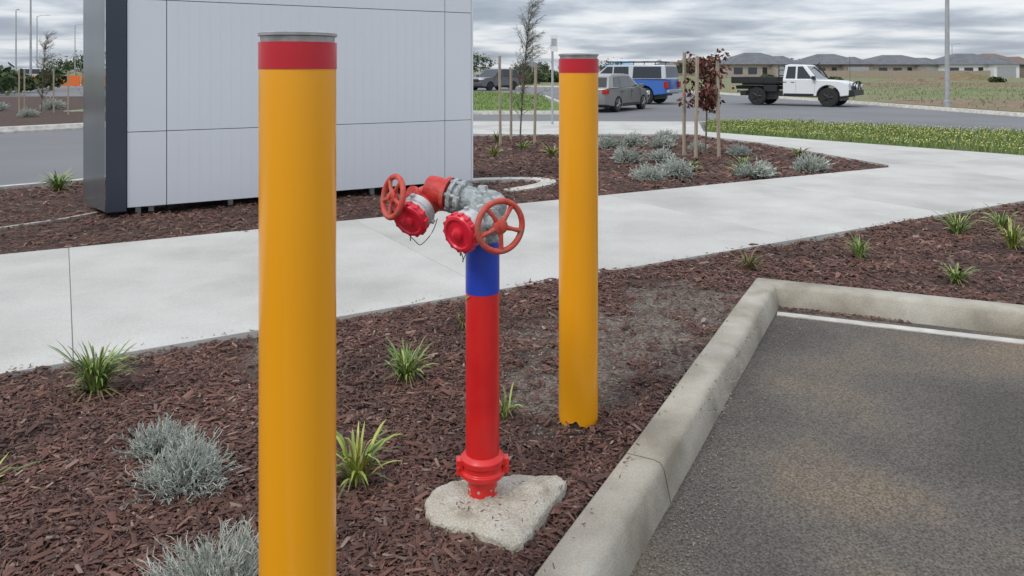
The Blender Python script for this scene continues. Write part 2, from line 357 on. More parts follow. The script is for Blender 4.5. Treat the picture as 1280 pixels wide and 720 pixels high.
S.prism([tuple(a1),tuple(a2),tuple(b2),tuple(b1)],-.2,-.124,'strip'); S.obj('concrete_gutter_strip',smooth=False)
def ribbonkerb(name,pts,wd=.16,z=.0,k='strip'):
    m=MB(); sweep(m,pts,[(0,-.25),(0,z),(wd*.8,z),(wd,z-.11),(wd,-.25)],k); return m.obj(name,smooth=False)
vp=[(4.60,17.9),(8.75,12.9),(16,5.3),(21,8),(11.7,17.4),(9.4,19.9),(7.0,22.0),(5.4,21.3)]
V_=MB(); V_.prism(vp,-.2,-.01,'verge'); V_.obj('grass_verge',smooth=False)
ribbonkerb('kerb',[(-6,21.75),(4,21.4),(5.35,21.4),(7.0,22.15),(9.5,20.0),(11.8,17.5),(21,8.1)],wd=-.16,z=.006)
fb=[(60,8),(26,20),(17.5,26),(16.4,35.3),(14.6,46),(12,60),(4,72),(-4,74),(-60,84)]
F=MB(); F.prism(fb+[(-900,900),(900,900),(900,8)],-.2,-.02,'field'); F.obj('open_field',smooth=False)
ribbonkerb('kerb',fb,wd=-.3,z=.0)
D=MB(); D.prism([(60,10),(26,21.5),(17.9,27),(17,35.3),(20,38),(30,37),(60,30)],-.1,-.012,'dirt2'); D.obj('bare_dirt_verge',smooth=False)
D=MB(); D.prism([(22,62),(34,70),(60,66),(90,80),(80,96),(50,88),(30,84)],-.1,-.012,'dirt2'); D.obj('bare_dirt_verge',smooth=False)
Lw=MB(); Lw.prism([(-16,27.5),(1.6,27.5),(2.2,28.5),(1.6,44),(-1,52),(-20,52)],-.2,.0,'lawn'); Lw.obj('lawn_median',smooth=False)
ribbonkerb('kerb',[(-16,27.3),(1.6,27.3),(2.4,28.4),(1.8,44),(-1,52.2)],wd=.22,z=.006)
ribbonkerb('kerb',[(-14,3.6),(-6.45,9.42),(-5.7,10.1),(-3.1,14.1)],wd=-.14,z=.0)
LI=MB(); LI.prism([(-9,24),(-14,18.3),(-26,17),(-42,30),(-32,42),(-14,44)],-.2,-.01,'soil'); LI.obj('mulch_island',smooth=False)
ribbonkerb('kerb',[(-9,23.9),(-14,18.1),(-26,16.9)],wd=-.35,z=.02)
E=MB()
cc=Vector((-2.2,8.55)); ex=Vector((.867,.498)); ey=Vector((-.498,.867))
def arc(t0,t1,n,ax_,ay_): return [tuple(cc+ex*(ax_*math.cos(t))+ey*(ay_*math.sin(t))) for t in np.linspace(t0,t1,n)]
sweep(E,arc(-.75,1.5,24,2.95,.62),[(0,-.1),(0,.004),(.20,.004),(.20,-.1)],'strip')
sweep(E,[(-4.78,7.02),(-4.62,7.22),(-4.42,7.5),(-4.28,7.82)],[(0,-.1),(0,-.002),(.06,-.002),(.06,-.1)],'edging'); E.obj('sign_base_edging',smooth=False)

# ------------------------------------------------------------ bollards
def bollard(loc,tilt=(0,0),jag=False):
    e=empty('bollard',loc); R=.0825
    m=MB(); m.lathe((0,0,0),(0,0,1),[(-.25,R-.008),(.3,R-.008)],'rust',48); m.lathe((0,0,0),(0,0,1),[(.3,R-.006),(1.475,R-.006)],'galv',48); m.obj('steel_core',e)
    m=MB(); seg=120
    def jz(an): return max(-.02,.004+.012*math.sin(3*an+.6)+.008*math.sin(7*an+2)+.004*math.sin(17*an))
    for i in range(seg):
        an=2*math.pi*i/seg
        m.v.append((R*math.cos(an),R*math.sin(an),jz(an) if jag else -.06))
    hs=[.08,.5,1.0,1.46]
    for h in hs:
        for i in range(seg): an=2*math.pi*i/seg; m.v.append((R*math.cos(an),R*math.sin(an),h))
    for q in range(len(hs)):
        for i in range(seg):
            j=(i+1)%seg; m.face([q*seg+i,q*seg+j,(q+1)*seg+j,(q+1)*seg+i],'yellow')
    m.obj('yellow_sleeve',e,angle=60)
    m=MB(); m.lathe((0,0,0),(0,0,1),[(1.458,R+.0012),(1.516,R+.0012)],'red',64); m.obj('red_band',e)
    m=MB(); m.lathe((0,0,0),(0,0,1),[(1.512,R-.004),(1.528,R-.003),(1.530,R+.002),(1.536,R+.002),(1.539,R-.01),(1.541,.01)],'galv',64); m.obj('steel_cap',e)
    e.rotation_euler=(tilt[0],tilt[1],0)
    return e
bollard((-.472,1.676,-.005)); bollard((.279,3.20,-.018),(0,.001),True)

# ------------------------------------------------------------ hydrant
H=empty('fire_hydrant',(0,0,0))
px,py=-.10,2.58
m=MB(); m.lathe((px,py,0),(0,0,1),[(-.05,.050),(.075,.050),(.08,.054)],'hred',48); m.lathe((px,py,0),(0,0,1),[(.14,.0572),(.70,.0572)],'hred',48); m.obj('riser_pipe',H)
m=MB(); m.lathe((px,py,0),(0,0,1),[(.70,.0578),(.872,.0578)],'blue',48); m.obj('blue_band',H)
m=MB(); m.lathe((px,py,0),(0,0,1),[(.078,.05),(.08,.070),(.087,.076),(.10,.076),(.104,.068),(.122,.066),(.126,.074),(.142,.074),(.150,.066),(.156,.0575)],'hred',48)
for i in range(2):
    an=i*math.pi+.1; m.box((px+.078*math.cos(an),py+.078*math.sin(an),.112),(.022,.035,.05),'hred',Matrix.Rotation(an,3,'Z'))
    m.lathe((px+.080*math.cos(an),py+.080*math.sin(an)-.022,.112),(0,1,0),[(0,.007),(.045,.007)],'hred',6)
m.obj('base_coupling',H,bevel=.002)
m=MB(); sc=[]
for i in range(5):
    an=-2.85+i*.13; sc.append((px+.0602*math.cos(an),py+.0602*math.sin(an),.680+.004*i))
m.blade(sc,[.012,.016,.010,.008,.003],(0,0,1),'tape'); m.obj('tape_scrap',H)
m=MB(); random.seed(3)
for i in range(26):
    an=U(0,6.28); r0=.050
    m.lathe((px+r0*math.cos(an),py+r0*math.sin(an),U(.005,.045)),(math.cos(an),math.sin(an),.1),[(0,U(.003,.009)),(.0015,.003)],'slab',7)
m.obj('mortar_splashes',H)
m=MB()
m.lathe((px,py+.01,.865),(0,0,1),[(0,.062),(.012,.064),(.016,.055),(.05,.056),(.09,.058),(.125,.056),(.15,.045),(.165,.028),(.17,.004)],'alu',40)
m0=Vector((-.070,2.59,.990)); m1=Vector((-.225,2.655,1.018)); ax=(m1-m0).normalized()
m.lathe(m0-ax*.02,ax,[(-.03,.0),(-.027,.026),(-.015,.040),(0,.048),(.02,.052),(.05,.050),(.075,.046),(.105,.046),(.12,.048),(.125,.060),(.140,.060),(.142,.050),(.152,.050),(.154,.061),(.168,.061),(.170,.04),(.2,.04)],'alu',36,cap=False)
u=ax.cross(Vector((0,0,1))).normalized(); v=ax.cross(u)
for i in range(6):
    an=i*math.pi/3+.2; c=m0-ax*.02+ax*.118+(u*math.cos(an)+v*math.sin(an))*.053
    m.lathe(c,ax,[(0,.008),(.058,.008)],'alu',6)
m.lathe(m0+Vector((-.03,.008,.03)),(0,0,1),[(0,.034),(.018,.032),(.022,.020),(.036,.017)],'alu',8)
m.obj('manifold',H,angle=45)
def valve(tag,c,out,wax,bodymat,R,stem=.13,chaindir=1):
    c=Vector(c); out=Vector(out).normalized(); wax=Vector(wax).normalized()
    m=MB()
    m.lathe(c,out,[(-.056,.008),(-.05,.03),(-.034,.046),(-.01,.054),(.012,.053),(.03,.044),(.036,.050),(.048,.050)],bodymat,36)
    m.lathe(c,wax,[(.03,.04),(.052,.038),(.054,.046),(.066,.046),(.068,.026),(.088,.022),(.092,.016),(.1,.014)],bodymat,30)
    m.obj('valve_body_'+tag,H)
    m=MB(); m.lathe(c,out,[(.048,.054),(.052,.062),(.080,.063),(.084,.058),(.096,.058)],'ring',36)
    uu=out.cross(Vector((0,0,1))).normalized(); vv=out.cross(uu)
    for i in range(3):
        an=i*2.094+.5; q=c+out*.067+(uu*math.cos(an)+vv*math.sin(an))*.060
        m.lathe(q,(uu*math.cos(an)+vv*math.sin(an)),[(0,.010),(.011,.008)],'ring',8)
    m.obj('outlet_coupling_'+tag,H)
    m=MB(); m.lathe(c,out,[(.096,.059),(.099,.064),(.118,.064),(.125,.059),(.127,.050),(.121,.046),(.122,.022),(.132,.019),(.136,.012),(.137,.002)],'capred',40)
    for i in range(14):
        an=i*math.pi/7; d=(uu*math.cos(an)+vv*math.sin(an)); q=c+out*.109+d*.0615
        m.lathe(q-out*.010,out,[(0,.0075),(.021,.0075)],'capred',8)
    m.obj('outlet_cap_'+tag,H)
    m=MB(); wc=c+wax*stem
    m.lathe(c,wax,[(.09,.010),(stem+.012,.010)],'alu',14)
    m.torus(wc,wax,R,.0098,'wheelred',48,12)
    m.lathe(wc,wax,[(-.012,.018),(-.006,.024),(.008,.024),(.012,.018),(.013,.010),(.020,.010),(.021,.002)],'wheelred',24)
    ww=wax.cross(Vector((0,0,1))).normalized(); wz=wax.cross(ww)
    for i in range(5):
        an=i*2*math.pi/5+.35; d=ww*math.cos(an)+wz*math.sin(an)
        m.tube([wc+d*.016,wc+d*R*.55+wax*.004,wc+d*(R-.004)],[.0095,.0065,.0085],'wheelred',8)
    m.obj('handwheel_'+tag,H)
    a=c+out*.11-Vector((0,0,.062)); b=c+out*.03+Vector((chaindir*.05,0,-.045)); P=[]
    for i in range(15):
        t=i/14; P.append(a.lerp(b,t)+Vector((.004*math.sin(9*t),.004*math.cos(11*t),-.055*math.sin(math.pi*t))))
    m=MB(); m.tube(P,.0016,'wire',6); m.torus(a+Vector((0,0,-.004)),(1,.2,0),.008,.0016,'wire',14,5); m.obj('retaining_wire_'+tag,H)
valve('a',(-.300,2.68,.990),(-.42,-.80,-.42),(-.80,-.57,.20),'hred2',.070,stem=.135,chaindir=1)
valve('b',(-.100,2.54,.950),(-.60,-.76,-.22),(.48,-.88,.02),'alu',.080,stem=.13,chaindir=-.6)
m=MB(); m.lathe(m1-ax*.01,ax,[(0,.060),(.014,.060),(.016,.048),(.05,.052),(.085,.05)],'hred2',32); m.obj('valve_flange',H)
fp=[(-.29,2.55),(-.262,2.62),(-.205,2.655),(-.15,2.672),(-.09,2.69),(-.05,2.672),(.01,2.70),(.09,2.69),(.165,2.695),(.19,2.66),(.175,2.60),(.13,2.52),(.09,2.44),(.06,2.36),(.03,2.305),(.005,2.29),(-.05,2.325),(-.11,2.36),(-.19,2.39),(-.255,2.42),(-.28,2.47)]
m=MB(); N_=len(fp); fcx=sum(p[0] for p in fp)/N_; fcy=sum(p[1] for p in fp)/N_
rings=[]; fine=[]
for i in range(N_):
    a_=Vector(fp[i]); b_=Vector(fp[(i+1)%N_])
    for t in (0,.25,.5,.75): 
        p=a_.lerp(b_,t); fine.append((p.x+U(-.004,.004),p.y+U(-.004,.004)))
for (s_,z_) in [(1.0,-.05),(1.0,.004),(.99,.013),(.96,.018),(.6,.020),(.25,.021)]:
    o=len(m.v); rings.append(o)
    for p in fine: m.v.append((fcx+(p[0]-fcx)*s_,fcy+(p[1]-fcy)*s_,z_+(U(-.002,.002) if z_>0 else 0)))
n_=len(fine)
for q in range(len(rings)-1):
    for i in range(n_):
        j=(i+1)%n_; m.face([rings[q]+i,rings[q]+j,rings[q+1]+j,rings[q+1]+i],'slab')
m.face([rings[-1]+i for i in range(n_)],'slab'); m.obj('concrete_footing',H,angle=60)
zf=lambda x,y: x*0+.019
ch=chips('leaf_litter',[(-.28,2.5),(0,2.3),(.18,2.62),(-.1,2.68)],60,2.2,2.7,'chip',.006,.02,grow=False,zfun=zf,zoff=.002,zr=.003)

# ------------------------------------------------------------ sign monolith
SG=empty('sign_wall')
A=Vector((-4.04,7.55)); wd=Vector((.867,.498)); wn=Vector((-.498,.867)); Ht=3.3
def P2(s,t): p=A+wd*s+wn*t; return (p.x,p.y)
zb=.07
m=MB()
m.prism([P2(.19,.0),P2(4.054,0),P2(4.054,.62),P2(.19,.62)],zb+.02,Ht,'seam'); m.obj('core',SG,smooth=False)
m=MB(); gp=.004
cols=[(.19,.555),(.555,3.69),(3.69,4.054)]; rows=[(zb,.83),(.83,2.17),(2.17,Ht)]
for (s0,s1) in cols:
    for (z0,z1) in rows:
        m.prism([P2(s0+gp,-.03),P2(s1-gp,-.03),P2(s1-gp,-.001),P2(s0+gp,-.001)],z0+gp,z1-gp,'panel')
        m.prism([P2(s0+gp,.621),P2(s1-gp,.621),P2(s1-gp,.65),P2(s0+gp,.65)],z0+gp,z1-gp,'panel')
m.prism([P2(4.056,-.03),P2(4.08,-.03),P2(4.08,.65),P2(4.056,.65)],zb,Ht,'panel')
m.obj('cladding_panels',SG,smooth=False,bevel=.002)
m=MB()
for i in range(1,30):
    s0=.555+i*(3.135/30)
    for (z0,z1) in rows: m.prism([P2(s0-.0015,-.0310),P2(s0+.0015,-.0310),P2(s0+.0015,-.028),P2(s0-.0015,-.028)],z0+.02,z1-.02,'panel')
m.obj('panel_ribs',SG,smooth=False)
m=MB()
m.prism([P2(0,-.04),P2(.187,-.04),P2(.187,.66),P2(0.05,.66)],zb-.03,Ht+.01,'navy'); m.obj('end_fin',SG,smooth=False,bevel=.006)
m=MB(); m.prism([P2(-.004,-.035),P2(-.004,.66),(-4.56,8.12),(-4.53,8.03)],zb-.02,Ht,'gunm'); m.obj('end_wing',SG,smooth=False,bevel=.004)
m=MB()
for s_ in (.3,.42,1.2,2.0,2.8,3.6,3.9):
    p=P2(s_,.12); m.box((p[0],p[1],0.02),(.05,.05,.16),'steel',Matrix.Rotation(.52,3,'Z')); p=P2(s_,.5); m.box((p[0],p[1],0.02),(.05,.05,.16),'steel',Matrix.Rotation(.52,3,'Z'))
m.obj('support_feet',SG,smooth=False)

# ------------------------------------------------------------ plants
def strap(name,loc,n,h,spread,k,wd=.012,seed=0):
    random.seed(seed); m=MB()
    for i in range(n):
        an=U(0,6.283); out=Vector((math.cos(an),math.sin(an),0)); hh=h*U(.55,1.1); sp=spread*U(.2,1.1)
        b=Vector((U(-.02,.02),U(-.02,.02),-.01))+out*.01
        side=Vector((-out.y,out.x,0)); tw=U(-.5,.5); side=(side*math.cos(tw)+Vector((0,0,1))*math.sin(tw)); P=[];W=[]
        bend=U(.15,.6)
        for j in range(7):
            t=j/6; P.append(b+out*sp*t**1.5+Vector((0,0,1))*hh*(t-bend*t**3)); W.append(wd*(.6+1.2*t)*(1-t)**.55+.0012)
        m.blade(P,W,side,k)
    for i in range(n//4):
        an=U(0,6.283); out=Vector((math.cos(an),math.sin(an),0)); L_=spread*U(.5,1.1); b=Vector((0,0,.02))
        m.blade([b,b+out*L_*.5+Vector((0,0,.03)),b+out*L_+Vector((0,0,U(-.01,.02)))],[wd*.7,wd*.7,.001],Vector((-out.y,out.x,.2)),'strapd')
    return m.obj(name,loc=loc,smooth=True)
strap('strap_leaf_plant',(-1.88,3.43,-.02),120,.31,.17,'strap',.011,1)
strap('strap_leaf_plant',(-.50,3.60,-.02),90,.22,.14,'strap',.009,2)
strap('strap_leaf_plant',(-.555,2.70,-.02),64,.26,.17,'strapy',.012,3)
strap('strap_leaf_plant',(-.03,3.22,-.02),22,.15,.11,'strap',.009,4)
strap('strap_leaf_plant',(-.27,4.30,-.02),26,.20,.07,'strapd',.007,5)
strap('strap_leaf_plant',(1.75,5.62,-.02),46,.18,.15,'strapd',.010,6)
strap('strap_leaf_plant',(2.72,5.94,-.02),60,.25,.12,'strap',.010,7)
strap('strap_leaf_plant',(3.05,5.22,-.02),60,.20,.13,'strap',.009,8)
strap('strap_leaf_plant',(3.96,6.75,-.02),65,.32,.20,'strap',.011,9)
strap('strap_leaf_plant',(4.12,6.26,-.02),65,.32,.20,'strapy',.012,10)
strap('strap_leaf_plant',(4.5,7.0,-.02),50,.28,.20,'strap',.012,11)
strap('strap_leaf_plant',(-5.55,9.3,-.02),60,.32,.34,'strap',.022,12)
strap('strap_leaf_plant',(-1.86,2.66,-.02),20,.10,.18,'strapy',.012,13)
for i,(x,y,h,k) in enumerate([(-.31,12.9,.28,'strapy'),(.68,12.9,.30,'strapy'),(1.9,13.2,.22,'strapy'),(-.3,15.5,.3,'strap'),(1.0,15.2,.3,'strap'),(3.5,11.5,.25,'strap'),(4.9,12.9,.25,'strapy'),(2.6,11.0,.25,'strap'),(.2,14,.25,'strap'),(3.3,10.9,.2,'strap')]):
    strap('strap_leaf_plant',(x,y,-.02),40,h,.22,k,.022,20+i)

def silverbush(seed,nst,r,hf,rad,sub=7):
    random.seed(seed); m=MB()
    for i in range(nst):
        th=U(0,6.283); ph=math.acos(U(.02,1)); d=Vector((math.sin(ph)*math.cos(th),math.sin(ph)*math.sin(th),math.cos(ph)*hf))
        L=r*U(.72,1.08)*(1+.16*math.sin(3*th+seed)+.10*math.sin(7*th+2*seed)); p=Vector((U(-.02,.02),U(-.02,.02),0))+d*L*.12; P=[p.copy()]; dd=d.normalized(); n=6
        for j in range(n):
            dd=(dd+Vector((U(-.45,.45),U(-.45,.45),U(-.25,.45)))*.55+d*.35).normalized(); p=p+dd*L/n*.95; P.append(p.copy())
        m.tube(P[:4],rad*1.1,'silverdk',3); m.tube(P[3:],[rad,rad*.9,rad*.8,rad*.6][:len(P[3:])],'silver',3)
        for q in range(sub):
            b=P[random.randint(2,n)]; e=(dd+Vector((U(-1,1),U(-1,1),U(-.6,1)))*.9).normalized(); l=L*U(.10,.24)
            mid=b+e*l*.5+Vector((U(-1,1),U(-1,1),U(-1,1)))*l*.2
            m.tube([b,mid,b+e*l+Vector((U(-1,1),U(-1,1),U(-1,1)))*l*.25],[rad*.8,rad*.8,rad*.5],'silver',3)
    return m
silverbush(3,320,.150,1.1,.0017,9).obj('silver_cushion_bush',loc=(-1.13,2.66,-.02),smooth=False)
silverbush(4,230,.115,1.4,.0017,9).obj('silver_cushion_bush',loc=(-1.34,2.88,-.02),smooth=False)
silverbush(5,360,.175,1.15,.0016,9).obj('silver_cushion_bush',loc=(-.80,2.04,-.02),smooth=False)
far=silverbush(6,260,.24,.85,.006,6).obj('silver_cushion_bush',loc=(2.27,10.5,-.02),smooth=False)
for i,(x,y,s) in enumerate([(1.82,10.1,.9),(1.83,12.1,.95),(2.40,12.2,.9),(3.35,10.45,1.05),(4.31,11.0,1.0),(3.93,13.1,.85),(1.82,14.3,1.0),(2.35,14.75,1.05),(2.85,14.4,.95),(3.4,13.9,.7),(1.5,15.2,.9),(3.2,15.8,.9),(.9,12.1,.55)]):
    o=bpy.data.objects.new('silver_cushion_bush',far.data); o.location=(x,y,-.02); o.scale=(s*1.0,s,s*U(.8,1.05)); o.rotation_euler[2]=i*1.3; scene.collection.objects.link(o)

def sapling(name,loc,h,kind,seed):
    random.seed(seed); e=empty(name,loc); m=MB(); T=[]
    lean=.10 if kind=='needle' else .04
    for j in range(9): t=j/8; T.append(Vector((lean*h*t**2+.02*math.sin(5*t),.02*math.cos(4*t),h*t)))
    m.tube(T,[.016*(1-.8*j/8)+.002 for j in range(9)],'bark',8); lf=MB()
    nb=80 if kind=='needle' else 44
    for i in range(nb):
        t=U(.16,.98) if kind=='needle' else U(.46,.97); k=int(t*8); b=T[k].lerp(T[min(8,k+1)],t*8-k)
        an=U(0,6.283); L=(h*.22*(1.15-t*.7)*U(.5,1.3)) if kind=='needle' else h*.22*U(.5,1.15)
        d=Vector((math.cos(an)*.7+(.25 if kind=='needle' else 0),math.sin(an)*.7,.7)).normalized(); P=[b]
        for q in range(4): d=(d+Vector((U(-.2,.3),U(-.2,.2),.02 if kind=='needle' else -.12))).normalized(); P.append(P[-1]+d*L/4)
        m.tube(P,[.005,.004,.003,.002,.001],'bark',4)
        if kind=='needle':
            for q in range(34):
                c=P[random.randint(0,4)]+Vector((U(-.02,.02),U(-.02,.02),U(-.02,.02))); dn=(d+Vector((U(-.6,.8),U(-.6,.6),U(-.8,.4)))).normalized(); l=U(.06,.17)
                lf.blade([c,c+dn*l*.5+Vector((.01,0,-.005)),c+dn*l],[.004,.0045,.001],dn.cross(Vector((U(-1,1),U(-1,1),U(-1,1)))).normalized(),'needle')
        else:
            for q in range(26):
                c=P[random.randint(1,4)]+Vector((U(-.06,.06),U(-.06,.06),U(-.09,.04))); dn=Vector((U(-1,1),U(-1,1),U(-1.3,.1))).normalized(); l=U(.05,.11)
                sd=dn.cross(Vector((U(-1,1),U(-1,1),U(-1,1)))).normalized(); lf.blade([c,c+dn*l*.4,c+dn*l],[.006,l*.55,.003],sd,'redleaf')
    m.obj('trunk',e); lf.obj('foliage',e,smooth=False); return e
sapling('casuarina_sapling',(.16,15.3,-.02),2.85,'needle',5)
sapling('red_maple_sapling',(3.25,12.8,-.02),1.68,'leaf',9)
sapling('casuarina_sapling',(-16.3,26.3,-.02),2.7,'needle',15)
sapling('casuarina_sapling',(-15.3,27.3,-.02),2.2,'needle',25)
def stake(x,y,h,tx=0,ty=0):
    m=MB(); m.prism([(-.022,-.022),(.022,-.022),(.022,.022),(-.022,.022)],-.1,h,'stake'); o=m.obj('timber_stake',loc=(x,y,-.02),bevel=.004); o.rotation_euler=(ty,tx,.4)
stake(-.23,15.0,1.76,-.01); stake(.45,15.1,1.6,.015); stake(-.02,15.7,1.5); stake(2.93,12.95,1.78,.005); stake(3.02,12.5,1.70,.02); stake(3.43,12.6,1.66,-.02)
for x,y,h in [(-17.0,26.5,1.5),(-15.8,26.2,1.5),(-14.6,25,1.45),(-16.6,25.6,1.5)]: stake(x,y,h)
for i in range(9):
    o=bpy.data.objects.new('groundcover_shrub',far.data); o.location=(-14-U(0,9),U(21,30),-.02); s=U(.8,1.6); o.scale=(s,s,s); scene.collection.objects.link(o)

e=empty('traffic_sign',(1.08,20.3,0)); m=MB(); m.cyl((0,0,-.1),(0,0,2.35),.03,.03,'steel',12); m.obj('post',e)
m=MB(); m.prism([(-.06,-.045),(.14,-.045),(.14,-.03),(-.06,-.03)],1.95,2.4,'white'); m.obj('plate',e,bevel=.004)
m=MB(); m.prism([(-.03,-.049),(.11,-.049),(.11,-.046),(-.03,-.046)],2.1,2.3,'steel'); m.obj('legend',e)

def blades(name,poly,n,h,k,wd,box,z=-.01,fl=0):
    m=MB(); x0,x1,y0,y1=box
    P=np.random.rand(n*6,2)*[x1-x0,y1-y0]+[x0,y0]; P=P[inpoly(P[:,0],P[:,1],poly)]
    P=P[:n]
    for (x,y) in P:
        hh=h*U(.5,1.2)*(1+.4*math.sin(x*2.1)*math.sin(y*1.7)); an=U(0,6.283); d=Vector((math.cos(an),math.sin(an),0)); s_=Vector((U(-1,1),U(-.5,.5),0)).normalized()
        b=Vector((x,y,z)); m.blade([b,b+Vector((0,0,hh*.55))+d*hh*.15,b+Vector((0,0,hh))+d*hh*.5],[wd,wd*.8,wd*.1],s_,k)
        if fl and rnd()<fl:
            t=b+Vector((0,0,hh*1.0)); r=U(.012,.026); m.quad(t+Vector((-r,0,0)),t+Vector((0,-r,.01)),t+Vector((r,0,0)),t+Vector((0,r,.012)),'flower')
    m.obj(name,smooth=False)
random.seed(11)
blades('verge_grass',vp,26000,.10,'grass',.018,(4.5,21,5.3,22),fl=.18)
blades('roadside_grass',[(18,28),(17.2,36),(16,50),(30,90),(70,90),(70,20),(27,22)],6000,.13,'drygrass',.05,(16,70,20,90))
blades('median_grass',[(-16,27.6),(1.5,27.6),(1.9,44),(-1,51),(-20,51)],7000,.10,'grass',.035,(-10,2,27,51))

def mound(name,x,y,r,h,k='dirt2'):
    m=MB(); random.seed(int(x*7)); seg=22; rr=[1,.75,.5,.25,.02]; hh=[0,.35,.7,.92,1]; ph=[U(0,6) for _ in range(3)]
    for q in range(5):
        for i in range(seg):
            an=2*math.pi*i/seg; k_=1+.18*math.sin(2*an+ph[0])+.12*math.sin(5*an+ph[1]); m.v.append((x+r*rr[q]*k_*math.cos(an),y+r*.5*rr[q]*k_*math.sin(an),-.05+h*hh[q]*(1+.12*math.sin(3*an+ph[2]))+U(-.03,.03)*h))
    for q in range(4):
        for i in range(seg): j=(i+1)%seg; m.face([q*seg+i,q*seg+j,(q+1)*seg+j,(q+1)*seg+i],k)
    m.obj(name,angle=70)
mound('dirt_mound',66,110,4.5,1.1); mound('dirt_mound',52,100,5,.5); mound('dirt_mound',24,24.5,2.4,.35,'verge')

def lamp(x,y,h,r,arm=1.5,ang=0):
    e=empty('street_lamp',(x,y,0),ang); m=MB(); m.lathe((0,0,0),(0,0,1),[(-.1,r*1.3),(.25,r*1.3),(.27,r),(h,r*.6)],'steel',20); m.obj('pole',e)
    m=MB(); m.tube([(0,0,h-.05),(arm*.4,0,h+.12),(arm,0,h+.18)],[r*.5,r*.4,r*.35],'steel',8); m.obj('arm',e)
    m=MB(); m.box((arm+.25,0,h+.17),(.6,.22,.08),'steel'); m.obj('luminaire',e,bevel=.03)
lamp(17.35,30.3,9,.095)
lamp(-38,60,8.6,.09); lamp(-62,95,9,.1,ang=2); lamp(-75,120,10,.1); lamp(-92,160,11,.12); lamp(4,150,8,.1); lamp(110,190,8,.12)

# ------------------------------------------------------------ vehicles
def wheel(m,x,y,r,wd,rim='rim'):
    s=1 if y>0 else -1
    m.lathe((x,y-s*wd,r),(0,s,0),[(0,r*.7),(.01,r*.95),(.04,r),(wd-.03,r),(wd,r*.93),(wd+.005,r*.66)],'rubber',28)
    m.lathe((x,y+s*.002,r),(0,s,0),[(-.04,r*.64),(-.005,r*.62),(.006,r*.6),(.0,r*.5),(-.02,r*.45)],rim,24)
    for i in range(5):
        an=i*2*math.pi/5; m.tube([(x,y+s*.008,r),(x+r*.58*math.cos(an),y+s*.004,r+r*.58*math.sin(an))],[r*.13,r*.08],rim,6)
def arch(cx,r,z0,n=9):
    return [(cx+r*math.cos(math.pi-math.pi*i/n),z0+max(0,math.sin(math.pi-math.pi*i/n))*r) for i in range(n+1)]
def extr(m,prof,hw,k,taper=None,inset=.05,nose=None):
    ys=[-hw,-hw+inset,hw-inset,hw]; n=len(prof); o=len(m.v)
    cx=sum(p[0] for p in prof)/n; cz=sum(p[1] for p in prof)/n
    for qi,y in enumerate(ys):
        for (x,z) in prof:
            s_=.985 if qi in(0,3) else 1.0
            yy=y
            if taper: 
                z0,z1,tp=taper; t=min(1,max(0,(z-z0)/(z1-z0))); yy=y*(1-tp*t)
            xx=cx+(x-cx)*s_
            if nose and abs(x)>nose: yy*=1-.35*(abs(x)-nose)
            m.v.append((xx,yy,cz+(z-cz)*(1 if qi in(1,2) else .97)))
    for q in range(3):
        for i in range(n): j=(i+1)%n; m.face([o+q*n+i,o+q*n+j,o+(q+1)*n+j,o+(q+1)*n+i],k)
    m.face([o+i for i in reversed(range(n))],k); m.face([o+3*n+i for i in range(n)],k)
